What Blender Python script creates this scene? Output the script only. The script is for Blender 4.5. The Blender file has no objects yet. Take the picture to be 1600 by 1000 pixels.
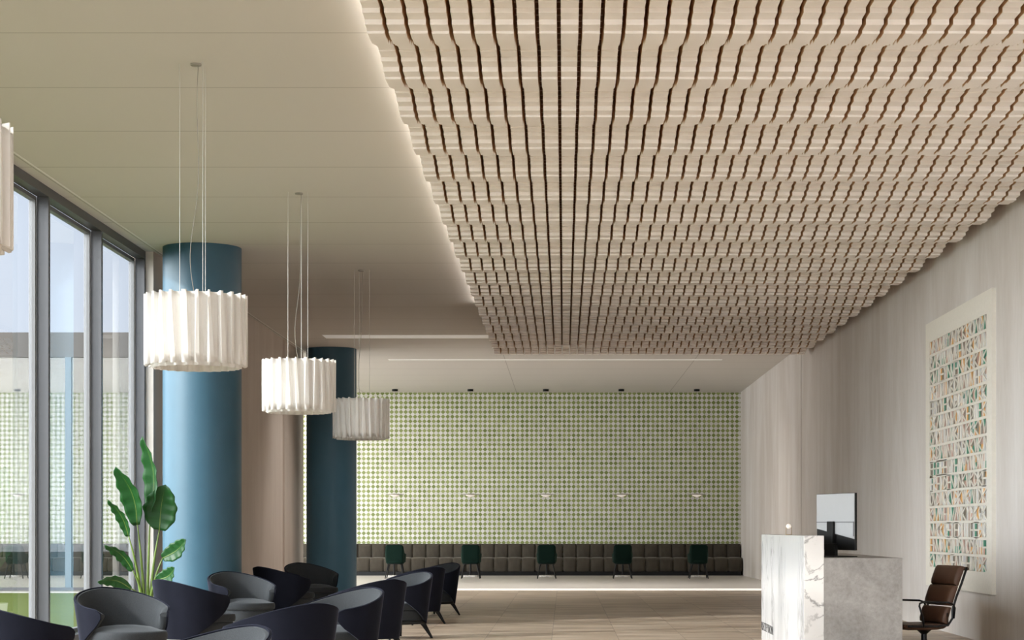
import bpy, bmesh, math, random
from mathutils import Vector, Matrix
random.seed(7)
C = bpy.context.scene
PI = math.pi

# ------------------------------------------------------------------ camera
F = 3000.0                     # focal length in pixels of a 1600 px wide frame
CX, CY, CZ = 881.0, 826.0, 1.25
cd = bpy.data.cameras.new('camera'); cam = bpy.data.objects.new('camera', cd)
C.collection.objects.link(cam)
cam.location = (0, 0, CZ); cam.rotation_euler = (PI/2, 0, 0)
cd.sensor_width = 36; cd.lens = F/1600*36
cd.shift_x = -(CX-800)/1600; cd.shift_y = (CY-500)/1600
cd.clip_end = 500
C.camera = cam

# ------------------------------------------------------------------ light
SUN_AZ = math.radians(29); SUN_EL = math.radians(22.5)
trav = Vector((math.cos(SUN_AZ)*math.cos(SUN_EL), math.sin(SUN_AZ)*math.cos(SUN_EL), -math.sin(SUN_EL)))
sd = bpy.data.lights.new('sun', 'SUN'); sd.energy = 5.8; sd.angle = math.radians(3.0); sd.color = (1, .95, .90)
sun = bpy.data.objects.new('sun', sd); C.collection.objects.link(sun)
sun.rotation_euler = trav.to_track_quat('-Z', 'Y').to_euler()
sun.location = (-30, -20, 20)

def area(name, loc, rot, sx, sy, power, col=(1, 1, 1)):
    a = bpy.data.lights.new(name, 'AREA'); a.shape = 'RECTANGLE'; a.size = sx; a.size_y = sy; a.energy = power; a.color = col
    o = bpy.data.objects.new(name, a); C.collection.objects.link(o); o.location = loc; o.rotation_euler = rot
    return o
def slot_light(name, x0, x1, y0, y1, power):      # light added at a recessed linear ceiling lamp, spread narrowed to look dim
    o = area(name, ((x0+x1)/2, (y0+y1)/2, 4.816-.006), (0, 0, 0), x1-x0, y1-y0, power, (1, .95, .9))
    o.data.spread = math.radians(110)
slot_light('linear_light_glow', -4.4, -1.45, 35.4, 35.9, 60)
slot_light('linear_light_glow', -3.6, 3.3, 40.42, 40.6, 100)
# added unseen fill lights in the wing left of the back room
area('wing_ceiling_fill', (-7.7, 44.6, 4.78), (0, 0, 0), 3.6, 10.5, 360, (1, .95, .88))
area('wing_end_fill', (-17.7, 44.6, 2.5), (0, -PI/2, 0), 4.4, 11, 900, (.95, .97, 1))
w = bpy.data.worlds.new('sky'); C.world = w; w.use_nodes = True
nt = w.node_tree; nt.nodes.clear()
def wn(t, **k):
    n = nt.nodes.new(t)
    for a, b in k.items(): setattr(n, a, b)
    return n
tc = wn('ShaderNodeTexCoord'); sep = wn('ShaderNodeSeparateXYZ'); nt.links.new(tc.outputs['Generated'], sep.inputs[0])
ramp = wn('ShaderNodeValToRGB')
ramp.color_ramp.elements[0].position = 0.0; ramp.color_ramp.elements[0].color = (.62, .66, .74, 1)
ramp.color_ramp.elements[1].position = .45; ramp.color_ramp.elements[1].color = (.50, .58, .74, 1)
nt.links.new(sep.outputs[2], ramp.inputs[0])
dot = wn('ShaderNodeVectorMath', operation='DOT_PRODUCT'); nt.links.new(tc.outputs['Generated'], dot.inputs[0])
dot.inputs[1].default_value = (-.80, -.46, .32)
mr = wn('ShaderNodeMapRange'); mr.inputs[1].default_value = .1; mr.inputs[2].default_value = 1.0
mr.inputs[3].default_value = 2.3; mr.inputs[4].default_value = 22.0
nt.links.new(dot.outputs['Value'], mr.inputs[0])
mf = wn('ShaderNodeMapRange'); nt.links.new(dot.outputs['Value'], mf.inputs[0]); mf.inputs[1].default_value = .1; mf.inputs[2].default_value = .7
mx = wn('ShaderNodeMix', data_type='RGBA'); nt.links.new(mf.outputs[0], mx.inputs[0]); nt.links.new(ramp.outputs[0], mx.inputs[6])
mx.inputs[7].default_value = (.70, .71, .72, 1)
bg = wn('ShaderNodeBackground'); nt.links.new(mx.outputs[2], bg.inputs[0]); nt.links.new(mr.outputs[0], bg.inputs[1])
wo = wn('ShaderNodeOutputWorld'); nt.links.new(bg.outputs[0], wo.inputs[0])

C.view_settings.view_transform = 'Standard'; C.view_settings.look = 'None'
C.view_settings.gamma = 1; C.view_settings.use_curve_mapping = False
C.view_settings.exposure = 0.13
C.cycles.max_bounces = 12; C.cycles.diffuse_bounces = 8; C.cycles.transparent_max_bounces = 16
C.cycles.sample_clamp_indirect = 8

# ------------------------------------------------------------------ material helpers
def newmat(name):
    m = bpy.data.materials.new(name); m.use_nodes = True
    t = m.node_tree; t.nodes.clear()
    return m, t
class G:
    """small node graph writer"""
    def __init__(s, name):
        s.m, s.t = newmat(name)
    def n(s, typ, ins=None, **props):
        nd = s.t.nodes.new(typ)
        for a, b in props.items(): setattr(nd, a, b)
        for k, v in (ins or {}).items():
            if isinstance(v, bpy.types.NodeSocket): s.t.links.new(v, nd.inputs[k])
            else: nd.inputs[k].default_value = v
        return nd
    def math(s, op, a, b=0.0, c=None):
        i = {0: a, 1: b}
        if c is not None: i[2] = c
        return s.n('ShaderNodeMath', i, operation=op).outputs[0]
    def mix(s, f, a, b):
        nd = s.n('ShaderNodeMix', None, data_type='RGBA')
        for k, v in ((0, f), (6, a), (7, b)):
            if isinstance(v, bpy.types.NodeSocket): s.t.links.new(v, nd.inputs[k])
            else: nd.inputs[k].default_value = v if k == 0 else (*v, 1)[:4]
        return nd.outputs[2]
    def coords(s, scale=(1, 1, 1), kind='Object'):
        tc = s.n('ShaderNodeTexCoord')
        mp = s.n('ShaderNodeMapping', {0: tc.outputs[kind], 3: scale})
        return mp.outputs[0]
    def noise(s, vec, scale=5, detail=4, rough=.5, dist=0):
        return s.n('ShaderNodeTexNoise', {'Vector': vec, 'Scale': scale, 'Detail': detail, 'Roughness': rough, 'Distortion': dist}).outputs[0]
    def ramp(s, f, stops):
        nd = s.n('ShaderNodeValToRGB', {0: f}); cr = nd.color_ramp
        while len(cr.elements) < len(stops): cr.elements.new(.5)
        for e, (p, c) in zip(cr.elements, stops):
            e.position = p; e.color = (*c, 1) if len(c) == 3 else c
        return nd.outputs[0]
    def bsdf(s, color, rough=.5, metal=0, spec=.5, bump=None, bstr=.2, bdist=.01, sheen=0, sheencol=None, coat=0, emis=None, estr=0, sheenrough=.4):
        b = s.n('ShaderNodeBsdfPrincipled')
        def st(k, v):
            if isinstance(v, bpy.types.NodeSocket): s.t.links.new(v, b.inputs[k])
            else: b.inputs[k].default_value = v
        st('Base Color', color if isinstance(color, bpy.types.NodeSocket) else (*color, 1))
        st('Roughness', rough); st('Metallic', metal); st('Specular IOR Level', spec)
        if sheen:
            st('Sheen Weight', sheen); st('Sheen Roughness', sheenrough)
            if sheencol: st('Sheen Tint', (*sheencol, 1))
        if coat: st('Coat Weight', coat); st('Coat Roughness', .1)
        if emis: st('Emission Color', (*emis, 1)); st('Emission Strength', estr)
        if bump is not None:
            bm_ = s.n('ShaderNodeBump', {'Height': bump, 'Strength': bstr, 'Distance': bdist})
            s.t.links.new(bm_.outputs[0], b.inputs['Normal'])
        return b.outputs[0]
    def out(s, sh):
        o = s.n('ShaderNodeOutputMaterial'); s.t.links.new(sh, o.inputs[0]); return s.m

def plain(name, col, rough=.5, metal=0, var=.08, scale=20, **k):
    g = G(name); v = g.noise(g.coords(), scale, 3)
    c = g.mix(v, tuple(x*(1-var) for x in col), tuple(min(1, x*(1+var)) for x in col))
    return g.out(g.bsdf(c, rough, metal, **k))

M = {}
# plaster walls
def plaster(name, a, b, sc=(1, 1, .22)):
    g = G(name)
    v = g.coords(sc)
    n1 = g.noise(v, .9, 6, .6, .6); n2 = g.noise(g.coords((3, 3, .5)), 6, 5, .7)
    f = g.math('ADD', g.math('MULTIPLY', n1, .75), g.math('MULTIPLY', n2, .25))
    c = g.ramp(f, [(.36, a), (.62, b)])
    return g.out(g.bsdf(c, .75, spec=.25, bump=n2, bstr=.25, bdist=.01))
M['plaster'] = plaster('beige_plaster', (.55, .505, .468), (.68, .652, .63))
M['plaster_left'] = plaster('tan_plaster', (.58, .51, .45), (.68, .61, .55))
# ceiling with panel seams
g = G('ceiling_paint')
v = g.coords(); sp = g.n('ShaderNodeSeparateXYZ', {0: v})
fy = g.math('ABSOLUTE', g.math('SUBTRACT', g.math('FRACT', g.math('DIVIDE', g.math('SUBTRACT', sp.outputs[1], 17.23-.855), 1.71)), .5))
fx = g.math('ABSOLUTE', g.math('SUBTRACT', g.math('FRACT', g.math('DIVIDE', g.math('ADD', sp.outputs[0], 1.24+2+40), 4.0)), .5))
ly = g.math('LESS_THAN', fy, .0065); lx = g.math('LESS_THAN', fx, .002)
ln = g.math('MAXIMUM', ly, lx)
c = g.mix(ln, (.63, .60, .555), (.44, .41, .37))
M['ceiling'] = g.out(g.bsdf(c, .8, spec=.2))
M['white'] = plain('white_paint', (.8, .78, .74), .5)
# floor tiles: 0.757 m wide planks with grain across
g = G('stone_floor')
v = g.coords(); sp = g.n('ShaderNodeSeparateXYZ', {0: v})
tx = g.math('DIVIDE', g.math('ADD', sp.outputs[0], .137+75.7), .757)
ix = g.math('FLOOR', tx)
rx = g.n('ShaderNodeTexWhiteNoise', {'W': ix}, noise_dimensions='1D').outputs[0]
ty = g.math('ADD', g.math('DIVIDE', sp.outputs[1], 1.5), rx)
iy = g.math('FLOOR', ty)
cell = g.n('ShaderNodeCombineXYZ', {0: ix, 1: iy}).outputs[0]
rc = g.n('ShaderNodeTexWhiteNoise', {'Vector': cell}, noise_dimensions='3D')
off = g.n('ShaderNodeVectorMath', {0: rc.outputs['Color'], 1: (9, 9, 9)}, operation='MULTIPLY').outputs[0]
va = g.n('ShaderNodeVectorMath', {0: g.coords((.32, 2.3, 1)), 1: off}, operation='ADD').outputs[0]
gr = g.noise(va, 1.6, 6, .62, .9)
gr2 = g.noise(g.n('ShaderNodeVectorMath', {0: g.coords((.6, 9, 1)), 1: off}, operation='ADD').outputs[0], 2.2, 4, .6, .5)
f = g.math('ADD', g.math('MULTIPLY', gr, .7), g.math('MULTIPLY', gr2, .3))
c = g.ramp(f, [(.36, (.15, .10, .065)), (.46, (.34, .26, .19)), (.56, (.50, .41, .325)), (.68, (.58, .50, .41))])
c = g.mix(g.math('MULTIPLY', rc.outputs[0], .18), c, (.30, .235, .17))
sx = g.math('LESS_THAN', g.math('MINIMUM', g.math('FRACT', tx), g.math('SUBTRACT', 1, g.math('FRACT', tx))), .006)
sy = g.math('LESS_THAN', g.math('MINIMUM', g.math('FRACT', ty), g.math('SUBTRACT', 1, g.math('FRACT', ty))), .0035)
c = g.mix(g.math('MULTIPLY', g.math('MAXIMUM', sx, g.math('MULTIPLY', sy, .5)), .75), c, (.16, .12, .09))
M['floor'] = g.out(g.bsdf(c, g.math('MULTIPLY_ADD', gr2, .15, .33), spec=.4))
M['platform'] = plain('pale_terrazzo', (.58, .55, .52), .35, var=.05, scale=6)
# diamond tiles
g = G('diamond_tiles')
v = g.coords(); sp = g.n('ShaderNodeSeparateXYZ', {0: v}); P_ = .1222
a = g.math('DIVIDE', g.math('ADD', g.math('ADD', sp.outputs[0], sp.outputs[2]), 122.2+.02), P_)
b = g.math('DIVIDE', g.math('ADD', g.math('SUBTRACT', sp.outputs[0], sp.outputs[2]), 122.2-.045), P_)
ia, ib = g.math('FLOOR', a), g.math('FLOOR', b)
par = g.math('MODULO', g.math('ADD', ia, ib), 2.0)
rn = g.n('ShaderNodeTexWhiteNoise', {'Vector': g.n('ShaderNodeCombineXYZ', {0: ia, 1: ib}).outputs[0]}, noise_dimensions='3D')
big = g.noise(g.coords((1, 1, 1)), .7, 2)
gcol = g.mix(rn.outputs[0], (.155, .20, .045), (.285, .33, .115))
ccol = g.mix(rn.outputs[0], (.60, .585, .55), (.70, .685, .66))
c = g.mix(g.math('GREATER_THAN', par, .5), ccol, gcol)
fa, fb = g.math('FRACT', a), g.math('FRACT', b)
ed = g.math('MINIMUM', g.math('MINIMUM', fa, g.math('SUBTRACT', 1, fa)), g.math('MINIMUM', fb, g.math('SUBTRACT', 1, fb)))
c = g.mix(g.math('LESS_THAN', ed, .045), c, (.50, .51, .37))
M['tiles'] = g.out(g.bsdf(c, .35, spec=.4))
# marble
def marble(name, base, dark, sc, rot, w0):
    g = G(name); v = g.coords(sc)
    mp = g.n('ShaderNodeMapping', {0: v, 2: rot}).outputs[0]
    n = g.noise(mp, 2.2, 8, .62, .5)
    r = g.math('ABSOLUTE', g.math('SUBTRACT', n, .5))
    vein = g.ramp(r, [(0, (1, 1, 1)), (w0, (0, 0, 0))])
    msk = g.ramp(g.noise(mp, 1.1, 3), [(.42, (0, 0, 0)), (.62, (1, 1, 1))])
    c = g.mix(g.math('MULTIPLY', vein, msk), base, dark)
    cl = g.noise(mp, 5, 6, .6, .6)
    c = g.mix(g.math('MULTIPLY', cl, .35), c, tuple(x*.82 for x in base))
    return g.out(g.bsdf(c, .22, spec=.5))
M['marble'] = marble('white_marble', (.60, .60, .605), (.24, .24, .26), (1, 1.8, .6), (.5, .3, .2), .045)
M['marble_end'] = marble('veined_marble', (.72, .70, .68), (.16, .15, .15), (1.6, 1.6, 1.6), (.3, .8, .1), .035)
# concrete
g = G('grey_concrete'); v = g.coords()
n1 = g.noise(v, 3.5, 8, .68, .5); n2 = g.noise(v, 28, 5, .7)
c = g.ramp(g.math('ADD', g.math('MULTIPLY', n1, .6), g.math('MULTIPLY', n2, .4)), [(.36, (.20, .185, .175)), (.64, (.34, .32, .305))])
M['concrete'] = g.out(g.bsdf(c, .6, bump=n2, bstr=.1))
# canopy wood
g = G('pale_wood'); 
gr = g.noise(g.coords((1.2, 34, 34)), 2.2, 4, .6, .3)
gr2 = g.noise(g.coords((.5, 6, 6)), 1.5, 2)
c = g.ramp(g.math('ADD', g.math('MULTIPLY', gr, .65), g.math('MULTIPLY', gr2, .35)), [(.25, (.85, .785, .725)), (.75, (.90, .85, .80))])
M['wood'] = g.out(g.bsdf(c, .55, spec=.3))
g = G('gap_bounce_wood_side'); gr = g.noise(g.coords((8, 3, 30)), 2.2, 3)  # slat sides: warm bounce light of the gaps put into the colour
M['wood_gap_bounce'] = g.out(g.bsdf(g.mix(gr, (.60, .39, .21), (.68, .47, .28)), .6, spec=.2))
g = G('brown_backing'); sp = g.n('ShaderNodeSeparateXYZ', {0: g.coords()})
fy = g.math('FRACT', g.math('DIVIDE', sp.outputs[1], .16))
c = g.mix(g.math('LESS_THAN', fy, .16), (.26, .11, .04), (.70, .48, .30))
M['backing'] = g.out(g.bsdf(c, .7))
M['led'] = G('warm_white_strip'); M['led'] = M['led'].out(M['led'].bsdf((.9, .9, .9), .5, emis=(1, .96, .91), estr=15))
M['slot'] = G('ceiling_slot'); M['slot'] = M['slot'].out(M['slot'].bsdf((.9, .9, .88), .5, emis=(1, .96, .9), estr=.12))
M['step_led'] = G('step_strip'); M['step_led'] = M['step_led'].out(M['step_led'].bsdf((.9, .9, .88), .5, emis=(1, .93, .85), estr=.75))
# column paint
g = G('petrol_blue_paint'); v = g.coords(); n2 = g.noise(v, 60, 4, .6)
c = g.mix(g.noise(v, 3, 3), (.022, .078, .122), (.032, .098, .148))
M['blue'] = g.out(g.bsdf(c, .40, spec=.5, bump=n2, bstr=.2, bdist=.004))
M['post'] = plain('blue_grey_post', (.09, .115, .135), .6)
M['frame'] = plain('anthracite_aluminium', (.075, .075, .082), .4, .3, .05)
M['sash'] = plain('grey_sash', (.15, .15, .155), .45, .2, .05)
M['black'] = plain('black_lacquer', (.006, .006, .006), .4, 0, .2, spec=.2)
M['blackmetal'] = plain('black_metal', (.02, .02, .022), .3, .8, .1)
M['steel'] = plain('steel_cable', (.55, .54, .5), .35, .6, .05)
M['cord'] = plain('grey_cord', (.28, .26, .22), .6, 0, .05)
# glass: thin sheet, transparent with fresnel reflection; hall tint added to dim daylight
for nm, key, tint in (('tinted_glass', 'glass', (.60, .625, .63, 1)), ('clear_glass', 'glass_clear', (.93, .95, .955, 1))):
    g = G(nm)
    fr = g.n('ShaderNodeFresnel', {'IOR': 1.5}).outputs[0]
    fr = g.math('MULTIPLY', fr, 1.1)
    tr = g.n('ShaderNodeBsdfTransparent', {0: tint}).outputs[0]
    gl = g.n('ShaderNodeBsdfGlossy', {'Roughness': 0.0, 'Color': (.95, .97, 1, 1)}).outputs[0]
    M[key] = g.out(g.n('ShaderNodeMixShader', {0: fr, 1: tr, 2: gl}).outputs[0])
# shade fabric
g = G('white_pleated_fabric'); v = g.coords((1, 1, 1)); n = g.noise(v, 160, 2)
d = g.bsdf((.86, .84, .81), .75, spec=.15, bump=n, bstr=.05)
t_ = g.n('ShaderNodeBsdfTranslucent', {0: (.85, .80, .74, 1)}).outputs[0]
M['shade'] = g.out(g.n('ShaderNodeMixShader', {0: .14, 1: d, 2: t_}).outputs[0])
# upholstery
g = G('navy_velvet'); n = g.noise(g.coords(), 9, 4)
c = g.mix(n, (.005, .006, .011), (.010, .011, .019))
M['velvet'] = g.out(g.bsdf(c, .85, spec=.1, sheen=.24, sheencol=(.55, .6, .9), sheenrough=.22))
g = G('charcoal_weave'); v = g.coords(); n = g.noise(v, 260, 2, .7); n3 = g.noise(v, 12, 3)
c = g.mix(n, (.010, .011, .012), (.062, .067, .073))
M['weave'] = g.out(g.bsdf(c, .9, spec=.1, bump=n, bstr=.3, bdist=.002, sheen=.12, sheencol=(.8, .85, .9)))
g = G('taupe_velvet'); n = g.noise(g.coords((1, 1, .4)), 7, 5, .65)
c = g.mix(n, (.035, .029, .022), (.085, .074, .058))
M['taupe'] = g.out(g.bsdf(c, .8, spec=.15, sheen=.3, sheencol=(.9, .85, .75)))
g = G('green_velvet'); c = g.mix(g.noise(g.coords(), 8), (.0008, .009, .006), (.0012, .014, .009))
M['green'] = g.out(g.bsdf(c, .8, spec=.15, sheen=.05, sheencol=(.2, .7, .5)))
g = G('brown_leather'); n = g.noise(g.coords(), 90, 3)
c = g.mix(g.noise(g.coords(), 6), (.050, .022, .012), (.085, .040, .022))
M['leather'] = g.out(g.bsdf(c, .5, spec=.35, bump=n, bstr=.15, bdist=.002))
g = G('leaf'); n = g.noise(g.coords((3, 3, 12)), 6, 4)
c = g.mix(n, (.006, .040, .010), (.016, .095, .018))
d = g.bsdf(c, .42, spec=.35)
t_ = g.n('ShaderNodeBsdfTranslucent', {0: (.10, .36, .03, 1)}).outputs[0]
M['leaf'] = g.out(g.n('ShaderNodeMixShader', {0: .16, 1: d, 2: t_}).outputs[0])
M['stalk'] = plain('green_stalk', (.12, .19, .03), .45, 0, .25, 8)
M['pot'] = plain('grey_pot', (.3, .29, .28), .6)
M['soil'] = plain('soil', (.05, .035, .02), .9)
M['stone'] = plain('cream_stone', (.74, .71, .64), .7, 0, .07, 25)
M['t_green'] = plain('green_tile', (.03, .24, .155), .5)
M['t_orange'] = plain('ochre_tile', (.68, .36, .11), .5)
M['t_pink'] = plain('pink_tile', (.50, .32, .26), .5)
M['t_white'] = plain('white_tile', (.60, .60, .60), .5)
M['t_grey'] = plain('taupe_tile', (.22, .19, .15), .5)
g = G('grass'); n = g.noise(g.coords((1, 1, 1)), 9, 6, .7)
M['grass'] = g.out(g.bsdf(g.mix(n, (.035, .05, .006), (.075, .095, .014)), .9, spec=.1))
M['fascia'] = plain('grey_brown_fascia', (.055, .048, .042), .5, 0, .1, 4)
M['silver'] = plain('silver_back', (.38, .385, .39), .3, .0, .03)
M['lamp_white'] = G('lamp_opal'); M['lamp_white'] = M['lamp_white'].out(M['lamp_white'].bsdf((.85, .82, .78), .4, emis=(1, .85, .7), estr=.35))
M['brass'] = plain('pale_brass', (.50, .38, .22), .35, .8, .05)

# ------------------------------------------------------------------ geometry helpers
def box(bm, x0, x1, y0, y1, z0, z1, mi=0):
    vs = [bm.verts.new((x, y, z)) for x in (x0, x1) for y in (y0, y1) for z in (z0, z1)]
    for f in ((0, 1, 3, 2), (4, 6, 7, 5), (0, 4, 5, 1), (2, 3, 7, 6), (0, 2, 6, 4), (1, 5, 7, 3)):
        fc = bm.faces.new([vs[i] for i in f]); fc.material_index = mi
    return vs
def lathe(bm, prof, n=32, cx=0, cy=0, cap=True):
    rings = []
    for r, z in prof:
        rings.append([bm.verts.new((cx+r*math.cos(2*PI*i/n), cy+r*math.sin(2*PI*i/n), z)) for i in range(n)])
    for a, b in zip(rings, rings[1:]):
        for i in range(n):
            bm.faces.new((a[i], a[(i+1) % n], b[(i+1) % n], b[i]))
    if cap:
        bm.faces.new(rings[0][::-1]); bm.faces.new(rings[-1])
def tube(bm, pts, r, n=8, cap=True):
    pts = [Vector(p) for p in pts]
    rs = r if isinstance(r, (list, tuple)) else [r]*len(pts)
    rings = []; ref = None
    for i, p in enumerate(pts):
        d = (pts[min(i+1, len(pts)-1)]-pts[max(i-1, 0)]).normalized()
        if ref is None: ref = Vector((1, 0, 0)) if abs(d.x) < .9 else Vector((0, 1, 0))
        u = d.cross(ref).normalized(); ref = u.cross(d).normalized()
        rings.append([bm.verts.new(p+(u*math.cos(2*PI*k/n)+ref*math.sin(2*PI*k/n))*rs[i]) for k in range(n)])
    for a, b in zip(rings, rings[1:]):
        for k in range(n): bm.faces.new((a[k], a[(k+1) % n], b[(k+1) % n], b[k]))
    if cap: bm.faces.new(rings[0][::-1]); bm.faces.new(rings[-1])
def quad(bm, *p):
    return bm.faces.new([bm.verts.new(q) for q in p])
def grid(bm, fn, nu, nv, closed_u=False, mi=0):
    V_ = [[bm.verts.new(fn(u, v)) for v in range(nv)] for u in range(nu)]
    for u in range(nu if closed_u else nu-1):
        for v in range(nv-1):
            f = bm.faces.new((V_[u][v], V_[(u+1) % nu][v], V_[(u+1) % nu][v+1], V_[u][v+1])); f.material_index = mi
    return V_
def superpuck(bm, cx, cy, z0, z1, ax, ay, p=2.6, n=48, round_=.4, crown=.25, zf=None):
    """cushion: superellipse plan, rounded edge"""
    prof = []; h = z1-z0; m = 7
    for i in range(m+1):                      # bottom to top edge
        t = i/m*PI; k = math.sin(t)**round_ if 0 < i < m else 0
        prof.append((.86+.14*k, z0+h*(1-crown)*(1-math.cos(t))/2))
    prof = prof[:-1]+[(.86, z0+h*(1-crown)), (.6, z0+h*(1-crown*.35)), (.3, z0+h*(1-crown*.08)), (.02, z1)]
    rings = []
    for r, z in prof:
        ring = []
        for i in range(n):
            a = 2*PI*i/n; c, s = math.cos(a), math.sin(a)
            x = ax*r*abs(c)**(2/p)*(1 if c >= 0 else -1); y = ay*r*abs(s)**(2/p)*(1 if s >= 0 else -1)
            ring.append(bm.verts.new((cx+x, cy+y, z)))
        rings.append(ring)
    for a, b in zip(rings, rings[1:]):
        for i in range(n): bm.faces.new((a[i], a[(i+1) % n], b[(i+1) % n], b[i]))
    bm.faces.new(rings[0][::-1]); bm.faces.new(rings[-1])
def obj(name, bm, mat, parent=None, smooth=None, bevel=0, seg=2, subsurf=0):
    me = bpy.data.meshes.new(name)
    bmesh.ops.recalc_face_normals(bm, faces=bm.faces[:])
    bm.to_mesh(me); bm.free()
    for m in (mat if isinstance(mat, list) else [mat]): me.materials.append(m)
    o = bpy.data.objects.new(name, me); C.collection.objects.link(o)
    if parent: o.parent = parent
    if smooth:
        for p in me.polygons: p.use_smooth = True
        if smooth is not True:
            me.update()
            try: me.set_sharp_from_angle(angle=math.radians(smooth))
            except Exception: pass
    if bevel:
        b = o.modifiers.new('bevel', 'BEVEL'); b.width = bevel; b.segments = seg; b.limit_method = 'ANGLE'
    if subsurf:
        s = o.modifiers.new('subsurf', 'SUBSURF'); s.levels = subsurf; s.render_levels = subsurf
    return o
def tag(o, label, cat, group=None):
    o['label'] = label; o['category'] = cat
    if group: o['group'] = group
    return o
def thing(name, label, cat, loc=(0, 0, 0), rz=0, group=None):
    o = bpy.data.objects.new(name, None); C.collection.objects.link(o)
    o.location = loc; o.rotation_euler = (0, 0, rz); o.empty_display_size = .1
    return tag(o, label, cat, group)
def struct(o, label=None):
    o['kind'] = 'structure'
    if label: o['label'] = label
    return o
def kids(o): return [c for c in bpy.data.objects if c.parent == o]
def dup(root, loc, rz=None, label=None, group=None):
    def cp(o, par):
        c = o.copy(); C.collection.objects.link(c)
        if par: c.parent = par
        for k in kids(o): cp(k, c)
        return c
    r = cp(root, None); r.location = loc
    if rz is not None: r.rotation_euler = (0, 0, rz)
    if label: r['label'] = label
    if group: r['group'] = group
    return r
B = bmesh.new

# ------------------------------------------------------------------ dimensions
CEIL = 4.816; XR = 4.625; XW = -5.28; YB = 50.3; YP = 38.9; PLAT = .04; XWING = -18.0; Y0 = -4.0
# floor / ceiling / walls
b = B(); box(b, -5.6, XR, Y0, YP, -.15, 0); struct(obj('floor', b, M['floor']))
b = B(); box(b, XWING, XR, YP, YB, -.15, PLAT); struct(obj('floor_platform', b, M['platform']))
b = B(); box(b, -5.56, XR, YP-.03, YP, .0, PLAT-.003); struct(obj('trim_1', b, M['step_led']))
b = B(); box(b, -5.6, XR+.2, Y0, YP, CEIL, CEIL+.25); box(b, XWING, XR+.2, YP, YB+.2, CEIL, CEIL+.25)
struct(obj('ceiling', b, M['ceiling']))
b = B(); box(b, XR, XR+.2, Y0, YB, -.15, CEIL); struct(obj('wall_right', b, M['plaster']))
b = B(); box(b, -5.6, XR+.2, Y0-.2, Y0, -.15, 2.3); struct(obj('wall_front', b, M['plaster']))  # unseen, behind the camera; left open above to let daylight in
b = B(); box(b, XWING, XR, YB, YB+.2, 0, CEIL); struct(obj('wall_back', b, M['tiles']))
b = B(); box(b, XWING-.2, XWING, YP, YB, 0, CEIL); struct(obj('wall_wing', b, M['plaster_left']))
# left wall behind the columns: main panel, groove, end pier
b = B(); box(b, XW-.3, XW, 24.7, 36.05, 0, CEIL); box(b, XW-.3, XW-.05, 36.05, 36.3, 0, CEIL); box(b, XW-.3, XW, 36.3, YP+.02, 0, CEIL)
struct(obj('wall_left', b, M['plaster_left']))
b = B(); box(b, XR-.012, XR, 37.35, 37.6, 0, CEIL); struct(obj('trim_2', b, M['plaster']))
b = B(); box(b, -5.215, -5.20, Y0, YP, CEIL-.006, CEIL-.0005); struct(obj('trim_3', b, M['white']))

# ------------------------------------------------------------------ window wall on the left
HEADZ = CZ+3.467
muls = [24.64-2.295*i for i in range(13)]
b = B(); box(b, -5.505, -5.38, muls[-1]-.1, 24.7, HEADZ, CEIL); struct(obj('trim_4', b, M['frame']))
b = B(); box(b, -5.505, -5.38, muls[-1]-.1, 24.7, 0, .08); struct(obj('trim_5', b, M['frame']))
for i, y in enumerate(muls):
    wr = bpy.data.objects.new('window_%d' % (i+1), None); C.collection.objects.link(wr); wr['kind'] = 'structure'
    wr.location = (-5.5, y, 0)
    b = B(); box(b, -.005, .12, 0, .065, .08, HEADZ); obj('mullion', b, M['frame'], wr, bevel=.003)
    if i < len(muls)-1:
        z0, z1 = .08, HEADZ; ya, yb = -2.23, 0.0
        b = B()
        box(b, -.075, -.005, ya, ya+.05, z0, z1); box(b, -.075, -.005, yb-.05, yb, z0, z1)
        box(b, -.075, -.005, ya+.05, yb-.05, z1-.045, z1); box(b, -.075, -.005, ya+.05, yb-.05, z0, z0+.05)
        obj('sash', b, M['sash'], wr, bevel=.003)
        b = B(); box(b, -.046, -.040, ya+.05, yb-.05, z0+.05, z1-.045)
        # single faced pane
        b.free(); b = B(); quad(b, (-.043, ya+.05, z0+.05), (-.043, yb-.05, z0+.05), (-.043, yb-.05, z1-.045), (-.043, ya+.05, z1-.045))
        obj('pane', b, M['glass'], wr)
# glazed front of the wing that continues the back room to the left
b = B(); box(b, XWING, -5.58, YP-.06, YP+.1, CZ+3.47, CZ+3.97); struct(obj('trim_6', b, M['fascia']))
b = B(); box(b, XWING, -5.58, YP-.05, YP+.05, 0, .06); struct(obj('trim_7', b, M['frame']))
wx = [-10.03+3.0*k for k in (-2, -1, 0, 1)]
xs = [XWING]+wx+[-5.58]
for i, (xa, xb) in enumerate(zip(xs, xs[1:])):
    wr = bpy.data.objects.new('window_%d' % (14+i), None); C.collection.objects.link(wr); wr['kind'] = 'structure'
    wr.location = (xa, YP, 0)
    b = B(); box(b, -.06, .06, -.06, .06, .06, CZ+3.47); obj('mullion', b, M['post'] if i else M['frame'], wr)
    b = B(); quad(b, (.06, 0, .06), (xb-xa-.06, 0, .06), (xb-xa-.06, 0, CZ+3.47), (.06, 0, CZ+3.47)); obj('pane', b, M['glass_clear'], wr)
# lawn outside
b = B(); box(b, -70, -5.6, -30, YP-.06, -.3, -.05); o = obj('lawn', b, M['grass']); tag(o, 'green lawn outside the tall windows', 'grass'); o['kind'] = 'stuff'

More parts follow.
